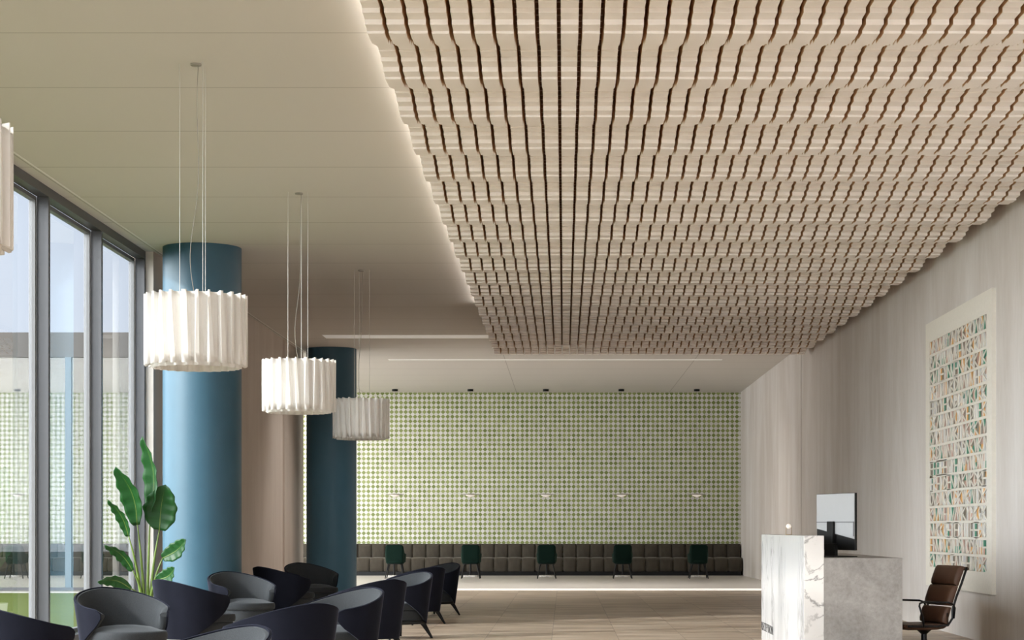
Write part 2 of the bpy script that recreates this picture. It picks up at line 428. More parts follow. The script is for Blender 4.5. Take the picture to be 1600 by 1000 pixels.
# ------------------------------------------------------------------ columns
for nm, x, y, lab in (('near', -4.595, 24.3+.1, 'large petrol blue round column behind the potted plant'),
                      ('far', -4.61, 38.2-.1, 'darker petrol blue round column farther back, beside the tiled wall')):
    b = B(); r = .494
    lathe(b, [(r, 0), (r, CEIL-.002)], 96)
    o = obj('column', b, M['blue'], smooth=50); o.location = (x, y, 0)
    tag(o, lab, 'column')

# ------------------------------------------------------------------ wavy wooden ceiling canopy
PL = .16; NX0, NX1 = -9, 32; PX = .1415; GX = .026
can = thing('slatted_ceiling_canopy', 'large wavy pale wood slatted canopy hung under the ceiling', 'ceiling canopy', (0, 0, 0))
YE = 36.3; NR = 160; YS = YE-NR*PL; ZT = CZ+3.3+.17
def zb(k):
    y = YS+(k+.5)*PL
    return CZ+3.3+.046*math.cos(2*PI*(y-13.36)/1.28)
b = B(); wd = PX-GX
prev = None
for k in range(NR):
    y0, y1 = YS+k*PL, YS+(k+1)*PL; z = zb(k); c = .004
    quad(b, (c, y0+c, z), (wd-c, y0+c, z), (wd-c, y1-c, z), (c, y1-c, z))
    quad(b, (0, y0, z+c), (wd, y0, z+c), (wd-c, y0+c, z), (c, y0+c, z))
    quad(b, (0, y1, z+c), (wd, y1, z+c), (wd-c, y1-c, z), (c, y1-c, z))
    for xx, xi in ((0, c), (wd, wd-c)):
        quad(b, (xx, y0, z+c), (xx, y1, z+c), (xi, y1-c, z), (xi, y0+c, z))
        quad(b, (xx, y0, z+c), (xx, y1, z+c), (xx, y1, ZT), (xx, y0, ZT))
    zp = ZT if prev is None else prev
    if abs(zp-z) > 1e-4: quad(b, (0, y0, zp+c), (wd, y0, zp+c), (wd, y0, z+c), (0, y0, z+c))
    prev = z
quad(b, (0, YE, prev), (wd, YE, prev), (wd, YE, ZT), (0, YE, ZT))
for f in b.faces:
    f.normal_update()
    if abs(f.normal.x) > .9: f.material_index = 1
first = obj('wavy_slat', b, [M['wood'], M['wood_gap_bounce']], can)
for i in range(NX0, NX1):
    if i == NX0: o = first
    else:
        o = first.copy(); C.collection.objects.link(o); o.parent = can
    o.location = (-.033+GX/2+i*PX, 0, 0)
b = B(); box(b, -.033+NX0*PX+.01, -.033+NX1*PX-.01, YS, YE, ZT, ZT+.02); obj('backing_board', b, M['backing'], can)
b = B(); box(b, -.033+NX0*PX+.02, -.033+NX0*PX+.05, YS, YE-6, ZT+.022, ZT+.045); obj('light_strip', b, M['led'], can)
b = B(); tube(b, [(0, 0, ZT+.02), (0, 0, CEIL)], .006, 6)
rod = obj('hanger_rod', b, M['blackmetal'], can)
for yy in range(13):
    for xx in (-.9, 1.6, 4.0):
        o = rod
        if (yy, xx) != (0, -.9):
            o = rod.copy(); C.collection.objects.link(o); o.parent = can
        o.location = (xx, YS+1+yy*2.0, 0)
# recessed linear slot in the ceiling
b = B(); box(b, -4.45, -1.39, 35.3+.05, 35.95, CEIL-.004, CEIL-.0005); o = obj('recessed_linear_light', b, M['slot'])
tag(o, 'long white linear light recessed in the ceiling behind the third pleated pendant', 'ceiling light')
b = B(); box(b, -3.7, 3.34, 40.4, 40.62, CEIL-.004, CEIL-.0005); o = obj('recessed_linear_light', b, M['slot'])
tag(o, 'thin linear ceiling light just past the far end of the wooden canopy', 'ceiling light')

# ------------------------------------------------------------------ pleated pendants
def make_pendant():
    t = thing('pleated_pendant_lamp', 'x', 'pendant lamp', (0, 0, 0), 0, 'large pleated white pendants over the lounge')
    NP = 25; R = .392; zt, zb_ = CZ+1.785, CZ+1.255
    b = B(); NV = 9
    ring = []   # per pleat: fin outer edge (2 verts), valley arc
    def prof(v):
        pts = []
        f = v/(NV-1)                 # 0 top .. 1 bottom
        wig = .020+.020*f            # fin width grows towards the bottom
        for p in range(NP):
            a0 = 2*PI*p/NP; st = 2*PI/NP
            ww = wig*(1+.25*math.sin(p*2.3))
            da = ww/R
            sk = .05*math.sin(p*1.7)*(f-.5)
            pts += [(R, a0+sk), (R-.004, a0+da+sk), (R-.036, a0+da+.010), (R-.050, a0+.35*st+da*.6), (R-.052, a0+.62*st), (R-.046, a0+st-.020), (R-.006, a0+st-.004+sk)]
        return pts
    rows = []
    for v in range(NV):
        z = zt+(zb_-zt)*v/(NV-1)
        r_ = []
        for j, (rr, a) in enumerate(prof(v)):
            dz = 0
            if v == 0: dz = .006 if j % 7 in (0, 1, 6) else -.004
            if v == NV-1: dz = -.010 if j % 7 in (0, 1, 6) else .006
            r_.append(b.verts.new((rr*math.cos(a), rr*math.sin(a), z+dz)))
        rows.append(r_)
    n = len(rows[0])
    for a, c in zip(rows, rows[1:]):
        for i in range(n): b.faces.new((a[i], a[(i+1) % n], c[(i+1) % n], c[i]))
    o = obj('pleated_shade', b, M['shade'], t, smooth=22)
    s = o.modifiers.new('thick', 'SOLIDIFY'); s.thickness = .004
    b = B()
    def sc(v, a):
        return 0
    NN = 200; prf = []
    for (rr, z) in ((.325, zb_-.026), (.325, zb_+.05), (.33, zt-.05), (.325, zt-.01)): prf.append((rr, z))
    rings = [[b.verts.new(((rr+.016*math.sin(25*2*PI*i/NN))*math.cos(2*PI*i/NN), (rr+.016*math.sin(25*2*PI*i/NN))*math.sin(2*PI*i/NN), z)) for i in range(NN)] for rr, z in prf]
    for a, c in zip(rings, rings[1:]):
        for i in range(NN): b.faces.new((a[i], a[(i+1) % NN], c[(i+1) % NN], c[i]))
    o = obj('inner_diffuser', b, M['shade'], t, smooth=60)
    s = o.modifiers.new('thick', 'SOLIDIFY'); s.thickness = .006
    b = B(); lathe(b, [(.30, zt-.06), (.33, zt-.05), (.33, zt-.045), (.30, zt-.052)], 48, cap=False)
    for q in range(3):
        a = math.radians((164, 284, 44)[q]); tube(b, [(0, 0, zt-.05), (.32*math.cos(a), .32*math.sin(a), zt-.05)], .005, 6)
    lathe(b, [(.03, zt-.10), (.04, zt-.09), (.04, zt-.04), (.02, zt-.03)], 20)
    obj('support_ring', b, M['white'], t)
    for q in (164, 284, 44):
        a = math.radians(q); x, y = .123*math.cos(a), .123*math.sin(a)
        b = B(); tube(b, [(x, y, zt-.05), (x, y, CEIL-.001)], .0022, 6); obj('suspension_cable', b, M['steel'], t)
    b = B(); pts = []
    for i in range(25):
        f = i/24; z = zt-.05+(CEIL-.01-zt+.05)*f
        am = .045*math.exp(-((f-.18)/.2)**2)+.012*math.sin(f*9)
        pts.append((-.03*math.sin(f*PI*1.0)*.3-am+.02, .02*math.sin(f*5), z))
    tube(b, pts, .0030, 6); obj('power_cord', b, M['cord'], t, smooth=True)
    b = B(); lathe(b, [(.034, CEIL-.018), (.042, CEIL-.014), (.042, CEIL-.001)], 24); obj('ceiling_rose', b, M['cord'], t, smooth=40)
    return t
pen = make_pendant()
labs = ['white pleated drum pendant cut off at the left edge of the view',
        'large white pleated drum pendant hanging in front of the near blue column',
        'medium-looking white pleated drum pendant partly covering the far blue column',
        'smallest-looking shaded pleated pendant in front of the green tiled wall']
for i, (x, y) in enumerate(((-2.835, 8.47), (-2.822, 14.73), (-2.813, 20.4), (-2.80, 26.5))):
    if i == 0: pen.location = (x, y, 0); pen['label'] = labs[0]
    else: dup(pen, (x, y, 0), rz=.37*i, label=labs[i])

# ------------------------------------------------------------------ lounge armchairs (local facing = +Y)
def make_armchair():
    t = thing('lounge_armchair', 'x', 'armchair', (0, 0, 0), 0, 'barrel-backed lounge armchairs')
    PH = math.radians(126); NU = 49; NV = 12
    def ztop(p):
        q = abs(p)/PH
        return .755-.145*(3*q*q-2*q*q*q)-.02*q
    def zbot(p):
        q = abs(p)/PH
        return .17+.31*max(0, (q-.38)/.62)**1.15
    def pos(p, z, off):
        # flared plan: radius grows with height; arms run forward
        h = (z-.17)/.58
        rx = .330+.080*h-off; ry = .325+.075*h-off
        x = rx*math.sin(p)*(1.0 if abs(p) < PI/2 else 1.0)
        y = -ry*math.cos(p)
        if abs(p) > PI/2: y *= 1.05; x *= .985
        return Vector((x, y-.01, z))
    def edge_z(p, f):
        a, c = zbot(p), ztop(p)
        q = abs(p)/PH
        if q > .90:                          # round the arm tips
            k = math.sqrt(max(0, 1-((q-.90)/.10)**2)); m = (a+c)/2
            a, c = m-(m-a)*max(.35, k), m+(c-m)*max(.35, k)
        return a+(c-a)*f
    def shell(o1, o2, zlo, zhi, puff):
        b = B()
        def fo(u, v):
            p = -PH+2*PH*u/(NU-1); f = v/(NV-1); f = zlo+(zhi-zlo)*f
            return pos(p, edge_z(p, f), o1)
        def fi(u, v):
            p = -PH+2*PH*u/(NU-1); g_ = v/(NV-1); f = zlo+(zhi-zlo)*g_
            return pos(p, edge_z(p, f), o2+puff*math.sin(PI*min(1, max(0, g_)))**.5)
        A_ = grid(b, fo, NU, NV); B_ = grid(b, fi, NU, NV)
        for u in range(NU-1):
            b.faces.new((A_[u][0], B_[u][0], B_[u+1][0], A_[u+1][0]))
            b.faces.new((A_[u][-1], A_[u+1][-1], B_[u+1][-1], B_[u][-1]))
        for v in range(NV-1):
            b.faces.new((A_[0][v], A_[0][v+1], B_[0][v+1], B_[0][v]))
            b.faces.new((A_[-1][v], B_[-1][v], B_[-1][v+1], A_[-1][v+1]))
        return b
    obj('outer_shell', shell(0, .014, 0, 1, 0), M['velvet'], t, smooth=50, bevel=.005)
    obj('inner_pad', shell(.0145, .034, .02, .985, .040), M['weave'], t, smooth=50, bevel=.006)
    b = B(); pts = []
    for u in range(NU):
        p = -PH+2*PH*u/(NU-1); pts.append(pos(p, edge_z(p, 1)-.001, .014))
    tube(b, pts, .0045, 6); obj('piping', b, M['velvet'], t, smooth=True)
    b = B(); superpuck(b, 0, .055, .20, .335, .285, .325, 3.0, round_=.22, crown=.05); obj('seat_base', b, M['weave'], t, smooth=60)
    b = B(); superpuck(b, 0, .065, .325, .455, .298, .335, 2.8, round_=.3, crown=.35); obj('seat_cushion', b, M['weave'], t, smooth=60)
    b = B(); superpuck(b, 0, .03, .165, .21, .30, .32, 2.8, round_=.12, crown=.02); obj('base_frame', b, M['black'], t, smooth=40)
    for sx in (-1, 1):
        for sy in (-1, 1):
            b = B(); tube(b, [(sx*.20, .03+sy*.22, .20), (sx*.225, .03+sy*.25, .14), (sx*.285, .03+sy*.31, 0)], [.034, .026, .012], 10)
            obj('leg', b, M['black'], t, smooth=50)
    return t
arm = make_armchair()
def face(fx, fy): return math.atan2(fy, fx)-PI/2
AF = (.72, .69)
def ac(x, y, sx, sy, label, first=[True]):
    rz = face(.62, -.79) if (sx, sy) == (1, -1) else face(sx*AF[0], sy*AF[1])
    if first[0]:
        arm.location = (x, y, 0); arm.rotation_euler = (0, 0, rz); arm['label'] = label; first[0] = False
    else: dup(arm, (x, y, 0), rz, label)
XL_, XR_ = -3.66, -1.93
ac(XL_, 13.0, 1, 1, 'navy lounge armchair seen from behind, cut off at the bottom left corner')
ac(XL_, 15.95, 1, -1, 'grey-lined lounge armchair opening towards the camera, in front of the window and plant')
ac(XR_, 13.0, -1, 1, 'dark navy lounge armchair in the centre foreground, seen from behind, nearest of the right row')
ac(XR_+.03, 15.95, -1, -1, 'lounge armchair with sunlit grey inner rim, directly behind the centre foreground armchair')
ac(XL_, 19.0, 1, 1, 'navy lounge armchair with lilac sunlit back, in front of the near blue column base')
ac(XL_-.02, 22.0, 1, -1, 'grey-lined lounge armchair opening towards the camera, at the right foot of the near blue column')
ac(XR_-.03, 19.0, -1, 1, 'navy lounge armchair seen from behind, third from the front in the right row')
ac(XR_+.03, 21.9, -1, -1, 'lounge armchair with pale grey inner rim, fourth from the front in the right row')
ac(XL_-.03, 25.3, 1, 1, 'black-looking lounge armchair seen from behind, before the tan left wall')
ac(XL_+.03, 27.7, 1, -1, 'dark lounge armchair opening towards the camera, in front of the far blue column')
ac(XR_-.03, 25.2, -1, 1, 'navy lounge armchair with lilac arm tip, second farthest in the right row')
ac(XR_+.03, 27.7, -1, -1, 'farthest dark lounge armchair of the right row, with its splayed leg on open floor')
ac(XR_+.06, 9.6, -1, -1, 'lounge armchair of which only the pale grey back rim shows at the bottom edge')

# ------------------------------------------------------------------ potted plant
SP = 140.0; PY = 21.4
def pp(x, y, dy=0): return Vector(((x-CX)/SP+4.65, dy, CZ+(CY-y)/SP))
plant = thing('potted_plant', 'tall bird-of-paradise plant with large green paddle leaves between window and column', 'plant', (-4.65, PY, 0))
b = B(); lathe(b, [(.15, 0), (.19, .02), (.23, .40), (.235, .42), (.21, .42), (.20, .38)], 32); obj('pot', b, M['pot'], plant, smooth=50)
b = B(); lathe(b, [(.198, .36), (.02, .385)], 24); obj('soil', b, M['soil'], plant)
root = Vector((0, 0, .40))
leaves = [ # base, tip, width px, bow px, fold, depth base, depth tip, twist
    ((236, 800), (227, 683), 24, 8, .5, .0, -.15, .75),
    ((217, 820), (189, 731), 31, 7, .5, -.05, -.25, .5),
    ((250, 828), (262, 758), 50, -3, .25, .0, -.1, .05),
    ((205, 838), (179, 782), 16, 3, .4, -.1, -.3, .6),
    ((213, 891), (176, 852), 17, 4, .4, -.15, -.35, .5),
    ((212, 919), (167, 908), 17, 6, .5, -.2, -.4, .4),
    ((255, 872), (296, 843), 25, 3, .3, .0, -.2, .2),
    ((249, 906), (281, 886), 22, 4, .3, -.1, -.3, .2)]
for (bx, by), (tx_, ty_), wpx, bow, fold, d0, d1, tw in leaves:
    p0, p1 = pp(bx, by, d0), pp(tx_, ty_, d1)
    ax = p1-p0; L = ax.length; a = ax.normalized()
    view = Vector((0, -1, 0)); side = a.cross(view).normalized(); nrm = side.cross(a).normalized()
    side2 = side*math.cos(tw)+nrm*math.sin(tw); nr2 = side2.cross(a).normalized()
    if nr2.y > 0: nr2 = -nr2
    W = 1.2*wpx/SP/2/max(.5, math.cos(tw)); NU, NV = 19, 9
    b = B()
    def lf(u, v):
        f = u/(NU-1); s = (v/(NV-1))*2-1
        wv = W*(math.sin(PI*min(1, f*.93+.05))**.65)*(1-.25*f)
        if f == 1: wv = .002
        wv *= 1+.06*math.sin(f*23+s*2)
        c = p0+a*L*f + side*(bow/SP)*math.sin(PI*f) + side2*s*wv + nr2*(fold*abs(s)*wv*.8 - .03*math.sin(PI*f)) + nr2*.010*math.sin(f*30)*abs(s)
        return c
    grid(b, lf, NU, NV)
    o = obj('leaf', b, M['leaf'], plant, smooth=True)
    m = o.modifiers.new('thick', 'SOLIDIFY'); m.thickness = .003
    b = B(); mid = [p0+a*L*f+side*(bow/SP)*math.sin(PI*f)+nr2*(-.03*math.sin(PI*f)-.002) for f in [i/10 for i in range(10)]]
    tube(b, mid, [.007*(1-i/12) for i in range(10)], 6); obj('midrib', b, M['stalk'], o, smooth=True)
    rt = root+Vector(((bx-230)/SP*.25, random.uniform(-.03, .03), 0))
    b = B(); q = []
    for i in range(11):
        f = i/10
        p = rt.lerp(p0, f); k = math.sin(PI*f)*.5
        p = p+Vector(((p0.x-rt.x)*(-.22)*k*2*.5, 0, .06*k))
        q.append(p)
    tube(b, q, [.021*(1-.7*(i/10)) for i in range(11)], 8); obj('stalk', b, M['stalk'], plant, smooth=True)

# ------------------------------------------------------------------ banquette
bench = thing('banquette_sofa', 'long taupe velvet channelled banquette along the green tiled wall', 'bench')
CW = .3555; n = 57; xr = XR-.03
b = B(); box(b, xr-n*CW+.02, xr-.03, YB-.82, YB-.02, PLAT, PLAT+.10); obj('plinth', b, M['black'], bench)
def pad(name, w, y0, y1, z0, z1, r):
    b = B(); n1 = 13; n2 = 13
    def f(u, v):
        a = (u/(n1-1))*2-1; c = (v/(n2-1))*2-1
        bul = (1-abs(a)**4)*(1-abs(c)**4)
        return Vector((a*w/2, y0+r*(1-bul**.5)*.9, z0+(z1-z0)*(c+1)/2))
    A_ = grid(b, f, n1, n2)
    ed = [A_[u][0] for u in range(n1)]+[A_[-1][v] for v in range(1, n2)]+[A_[u][-1] for u in range(n1-2, -1, -1)]+[A_[0][v] for v in range(n2-2, 0, -1)]
    bk = [b.verts.new((q.co.x, y1, q.co.z)) for q in ed]
    for i in range(len(ed)): b.faces.new((ed[i], ed[(i+1) % len(ed)], bk[(i+1) % len(ed)], bk[i]))
    b.faces.new(bk)
    return b
bp = obj('back_cushion', pad('b', CW-.006, YB-.34, YB-.02, PLAT+.44, PLAT+.815, .05), M['taupe'], bench, smooth=60)
# seat cushions: front face and rounded top
b = B(); n1 = 13; prof = []
for i in range(17):
    f = i/16
    if f < .5: a = f/.5; prof.append((YB-.82+.05*(1-math.sin(PI*min(1, a*1.0))**.5 if a < .5 else 0), PLAT+.10+.36*a))
    else: a = (f-.5)/.5; prof.append((YB-.82+.55*a, PLAT+.46))
prof = [(YB-.80, PLAT+.10), (YB-.84, PLAT+.14), (YB-.86, PLAT+.22), (YB-.86, PLAT+.32), (YB-.85, PLAT+.39), (YB-.81, PLAT+.44), (YB-.74, PLAT+.465), (YB-.5, PLAT+.47), (YB-.3, PLAT+.46), (YB-.3, PLAT+.12)]
def sf(u, v):
    a = (u/(n1-1))*2-1; y, z = prof[v]; k = abs(a)**5
    cy_, cz_ = YB-.5, PLAT+.27
    return Vector((a*(CW-.006)/2, y+(cy_-y)*.10*k, z+(cz_-z)*.10*k if v < 8 else z))
V_ = grid(b, sf, n1, len(prof)); b.faces.new([V_[0][v] for v in range(len(prof))]); b.faces.new([V_[-1][v] for v in range(len(prof))][::-1])
sc_ = obj('seat_cushion', b, M['taupe'], bench, smooth=60)
for i in range(n):
    for src in (bp, sc_):
        if i == 0: o = src
        else:
            o = src.copy(); C.collection.objects.link(o); o.parent = bench
        o.location = (xr-CW*(i+.5), 0, 0)

# ------------------------------------------------------------------ green dining chairs, cafe tables, disc pendants
def make_green():
    t = thing('dining_armchair', 'x', 'chair', (0, 0, 0), 0, 'green armchairs along the banquette')   # facing +Y
    b = B()
    def fb(off):
        def f(u, v):
            p = (u/24)*2-1; z = .40+(.42)*(v/9)
            ang = p*1.9
            if abs(ang) < .75: x = .215*ang/.75; y = -.22-.02*(v/9)
            else:
                q = (abs(ang)-.75)/(1.9-.75); x = (.215+.04*math.sin(q*PI/2))*(1 if ang > 0 else -1); y = -.22+.40*q
            top = .82 if abs(ang) < .75 else .82-.22*min(1, ((abs(ang)-.75)/.45))**.7
            z = .39+(top-.39)*(v/9)
            inn = off
            x2 = x*(1-inn/.25) ; y2 = y+inn if abs(ang) < 1.0 else y
            return Vector((x2*(.93+.07*(v/9)), y2, z))
        return f
    A_ = grid(b, fb(0), 25, 10); B_ = grid(b, fb(.05), 25, 10)
    for u in range(24):
        b.faces.new((A_[u][0], B_[u][0], B_[u+1][0], A_[u+1][0])); b.faces.new((A_[u][-1], A_[u+1][-1], B_[u+1][-1], B_[u][-1]))
    for v in range(9):
        b.faces.new((A_[0][v], A_[0][v+1], B_[0][v+1], B_[0][v])); b.faces.new((A_[-1][v], B_[-1][v], B_[-1][v+1], A_[-1][v+1]))
    obj('backrest', b, M['green'], t, smooth=60, bevel=.012, seg=3)
    b = B(); superpuck(b, 0, .0, .36, .49, .215, .235, 3.5, 32, .3, .25); obj('seat', b, M['green'], t, smooth=60)
    b = B(); superpuck(b, 0, 0, .345, .375, .20, .21, 4, 24, .1, .05); obj('seat_frame', b, M['black'], t)
    for sx in (-1, 1):
        for sy in (-1, 1):
            b = B(); tube(b, [(sx*.15, sy*.16, .36), (sx*.225, sy*.225, 0)], [.02, .012], 8); obj('leg', b, M['black'], t, smooth=50)
    return t
def make_table():
    t = thing('cafe_table', 'x', 'table', (0, 0, 0), 0, 'small marble cafe tables along the banquette')
    b = B(); lathe(b, [(.20, .0), (.21, .01), (.21, .03), (.19, .04)], 40); obj('base', b, M['marble_end'], t, smooth=40)
    b = B(); lathe(b, [(.025, .04), (.025, .69)], 16); obj('pedestal', b, M['black'], t, smooth=40)
    b = B(); lathe(b, [(.19, .69), (.20, .695), (.20, .71), (.195, .715)], 40); obj('tabletop', b, M['marble_end'], t, smooth=40)
    return t
def make_disc():
    t = thing('disc_pendant_lamp', 'x', 'pendant lamp', (0, 0, 0), 0, 'thin disc pendants over the banquette')
    b = B(); lathe(b, [(.07, CEIL-.055), (.075, CEIL-.05), (.075, CEIL-.002)], 24); obj('ceiling_mount', b, M['black'], t, smooth=40)
    b = B(); tube(b, [(0, 0, 1.92), (0, 0, CEIL-.05)], .004, 6); obj('stem', b, M['cord'], t)
    b = B(); lathe(b, [(.03, 2.145), (.235, 2.125), (.238, 2.118), (.23, 2.116), (.03, 2.13)], 40); obj('disc', b, M['cord'], t, smooth=40)
    b = B(); lathe(b, [(.012, 2.055), (.06, 2.07), (.12, 2.10), (.125, 2.115)], 32); obj('opal_diffuser', b, M['lamp_white'], t, smooth=True)
    return t
gc, gt, gd = make_green(), make_table(), make_disc()
where = ['leftmost, seen through the leftmost window', 'seen through the second window pane',
         'beside the far blue column', 'second right of the far blue column', 'in the middle of the tiled wall',
         'second from the right wall', 'nearest to the right wall']
idx = [-5, -4, 0, 1, 2, 3, 4]
for j, k in enumerate(idx):
    x = -4.32+1.93*k
    xc = (617+118.6*k-CX)/64.5
    l1 = 'dark green upholstered armchair with black legs, ' + where[j]
    l2 = 'small marble pedestal table behind the green chair ' + where[j]
    l3 = 'thin disc pendant with white diffuser, ' + where[j]
    if j == 0:
        gc.location = (xc, 46.6, PLAT); gt.location = (xc*1.04, 48.2, PLAT); gd.location = (x, 49.1, 0)
        gc['label'], gt['label'], gd['label'] = l1, l2, l3
    else:
        dup(gc, (xc, 46.6, PLAT), label=l1); dup(gt, (xc*1.04, 48.2, PLAT), label=l2); dup(gd, (x, 49.1, 0), label=l3)

# ------------------------------------------------------------------ reception desk
desk = thing('reception_desk', 'reception desk of white marble and grey concrete near the right wall', 'desk', (2.8, 19.6, 0))
def rel(b, x0, x1, y0, y1, z0, z1): return box(b, x0-2.8, x1-2.8, y0-19.6, y1-19.6, z0, z1)
b = B(); rel(b, 2.233, 2.42, 17.86, 21.7, 0, 1.185)
o = obj('marble_front', b, [M['marble'], M['marble_end']], desk, bevel=.003)
for p in o.data.polygons:
    if p.normal.y < -.9: p.material_index = 1
b = B(); rel(b, 2.42, 3.15, 17.862, 17.94, 0, .976); rel(b, 2.42, 3.15, 17.94, 21.6, .93, .976); rel(b, 2.42, 3.15, 21.52, 21.6, 0, .93); rel(b, 2.42, 2.5, 17.94, 21.52, 0, .93); obj('concrete_counter', b, M['concrete'], desk, bevel=.002)
fc = bpy.data.curves.new('lettering', 'FONT'); fc.body = 'RECEPTION'; fc.size = .135; fc.extrude = .004; fc.offset = -.004; fc.space_character = 1.06
fo = bpy.data.objects.new('tmp', fc); C.collection.objects.link(fo)
dg = bpy.context.evaluated_depsgraph_get(); me = bpy.data.meshes.new_from_object(fo.evaluated_get(dg))
bpy.data.objects.remove(fo); me.name = 'lettering'
x0 = min(v.co.x for v in me.vertices); x1 = max(v.co.x for v in me.vertices); y0 = min(v.co.y for v in me.vertices); y1 = max(v.co.y for v in me.vertices)
for v in me.vertices:
    u = (v.co.x-x0)/(x1-x0); h = (v.co.y-y0)/(y1-y0)
    v.co = Vector((2.229-2.8-abs(v.co.z)*.2-(.004 if v.co.z > 0 else 0), 21.6-19.6-1.15*u, .112+.094*h))
me.materials.clear(); me.materials.append(M['black'])
lo = bpy.data.objects.new('lettering', me); C.collection.objects.link(lo); lo.parent = desk
lo['label'] = 'black RECEPTION lettering'
# globe lamp on the marble
gl_ = thing('globe_ornament', 'small white globe on thin brass hairpin legs on the marble reception front', 'lamp', (2.33, 19.9, 1.185))
b = B(); lathe(b, [(.002, .063)]+[(.026*math.sin(PI*i/12), .089-.026*math.cos(PI*i/12)) for i in range(1, 12)]+[(.002, .115)], 24); obj('globe', b, M['lamp_white'], gl_, smooth=True)
b = B()
for dx in (-.027, .03):
    tube(b, [(dx, .012, 0), (dx, .01, .075), (dx*.6, .006, .09)], .0028, 8)
tube(b, [(-.027, .012, .0025), (.03, .012, .0025)], .0028, 8); obj('hairpin_stand', b, M['brass'], gl_, smooth=True)
# monitor
pr, plf = Vector((2.77, 18.2, 0)), Vector((2.515, 19.0, 0))
dv = (plf-pr); W = dv.length; ang = math.atan2(dv.y, dv.x)
mon = thing('desktop_monitor', 'large computer monitor seen from its silver back, on the concrete counter', 'monitor', ((pr.x+plf.x)/2, (pr.y+plf.y)/2, .976), ang)
# local x along width (towards far end), local +y = towards -X world (visitor side)
b = B(); box(b, -W/2, W/2, -.012, .012, .068, .614); obj('screen', b, M['black'], mon, bevel=.004)
b = B(); box(b, -W/2+.006, W/2-.004, .012, .016, .20, .61)
# lower edge slanted: dark reflection in the glossy back built into the shape
for v in b.verts:
    if v.co.z < .3: v.co.z = .175 + (v.co.x+W/2)/W*.10
obj('back_cover', b, M['silver'], mon)
b = B(); box(b, -W/2+.01, W/2-.37, .016, .021, .332, .342); box(b, W/2-.26, W/2-.01, .016, .021, .332, .342); box(b, -W/2+.01, -W/2+.025, .016, .021, .20, .342); obj('cover_groove', b, M['sash'], mon)
b = B(); box(b, .0, .13, .016, .045, .05, .345); obj('stand_post', b, M['black'], mon, bevel=.004)
b = B(); box(b, -.06, .17, .016, .05, .006, .13); box(b, -.19, .23, -.13, .13, 0, .012); obj('stand_foot', b, M['black'], mon, bevel=.003)

# ------------------------------------------------------------------ office chair (local facing = +Y)
och = thing('office_chair', 'brown leather soft-pad office chair with black frame behind the reception desk', 'office chair', (3.455, 18.42, 0), face(-.96, -.28))
def softpad(b, y0, z0, y1, z1, w, th):
    # pad between two profile points, thickness outward (+normal)
    p0, p1 = Vector((0, y0, z0)), Vector((0, y1, z1)); a = (p1-p0).normalized(); nn = Vector((0, a.z, -a.y))
    if nn.y < 0: nn = -nn
    ys = [-1, -.97, -.9, -.6, 0, .6, .9, .97, 1]
    L = (p1-p0).length
    def f(u, v):
        s = ys[u]; t_ = ys[v]
        k = (1-abs(s)**10)*(1-abs(t_)**6)
        return p0+a*L*(t_+1)/2+Vector((s*w/2, 0, 0))+nn*(th*(.35+.65*k**.4))
    A_ = grid(b, f, 9, 9)
    def g2(u, v):
        return p0+a*L*(ys[v]+1)/2+Vector((ys[u]*w/2, 0, 0))
    B_ = grid(b, g2, 9, 9)
    for u in range(8):
        b.faces.new((A_[u][0], B_[u][0], B_[u+1][0], A_[u+1][0])); b.faces.new((A_[u][-1], A_[u+1][-1], B_[u+1][-1], B_[u][-1]))
        b.faces.new((A_[0][u], A_[0][u+1], B_[0][u+1], B_[0][u])); b.faces.new((A_[-1][u], B_[-1][u], B_[-1][u+1], A_[-1][u+1]))
prof = [(-.11, .36), (-.145, .50), (-.185, .62), (-.235, .74), (-.27, .875)]
for (a0, a1) in ((.345, .50), (.515, .70), (.705, .885)):
    def yz(z): return -.11-.19*((z-.33)/.55)**1.15
    b = B(); softpad(b, yz(a0), a0, yz(a1), a1, .50, .065); obj('back_pad', b, M['leather'], och, smooth=60)
b = B(); softpad(b, -.11, .345, .33, .345, .50, .06)
obj('seat_pad', b, M['leather'], och, smooth=60)
b = B(); tube(b, [(-.25, -.325, .868), (.25, -.325, .868)], .018, 12); obj('top_roll', b, M['leather'], och, smooth=True)
for sx in (-1, 1):
    b = B(); x = sx*.262
    tube(b, [(x, -.315, .88), (x, -.265, .74), (x, -.205, .60), (x, -.165, .48), (x, -.165, .40), (x, -.12, .335), (x, .0, .325), (x, .2, .325), (x, .30, .33)], .012, 8); obj('side_rail', b, M['blackmetal'], och, smooth=True)
    b = B(); x = sx*.30
    tube(b, [(x*.93, -.17, .40), (x, -.17, .50), (x, -.15, .535), (x, -.10, .55), (x, .15, .56), (x, .195, .545), (x, .20, .52), (x, .16, .40), (x*.9, .14, .32)], .010, 8); obj('armrest', b, M['blackmetal'], och, smooth=True)
b = B(); box(b, -.25, .25, -.13, -.11, .33, .45); box(b, -.25, .25, -.10, .32, .325, .343); obj('sling', b, M['black'], och)
b = B(); lathe(b, [(.028, .09), (.028, .24), (.05, .26), (.11, .31), (.11, .325)], 20)
obj('gas_lift', b, M['blackmetal'], och, smooth=40)
for q in range(5):
    a = q*2*PI/5+.3
    b = B(); tube(b, [(0, 0, .11), (.28*math.cos(a), .28*math.sin(a), .065)], [.022, .012], 8)
    o = obj('base_arm', b, M['blackmetal'], och, smooth=50)
    b = B(); cx_, cy_ = .28*math.cos(a), .28*math.sin(a)
    tube(b, [(cx_-.02*math.sin(a), cy_+.02*math.cos(a), .028), (cx_+.02*math.sin(a), cy_-.02*math.cos(a), .028)], .028, 16)
    obj('castor', b, M['black'], o, smooth=40)

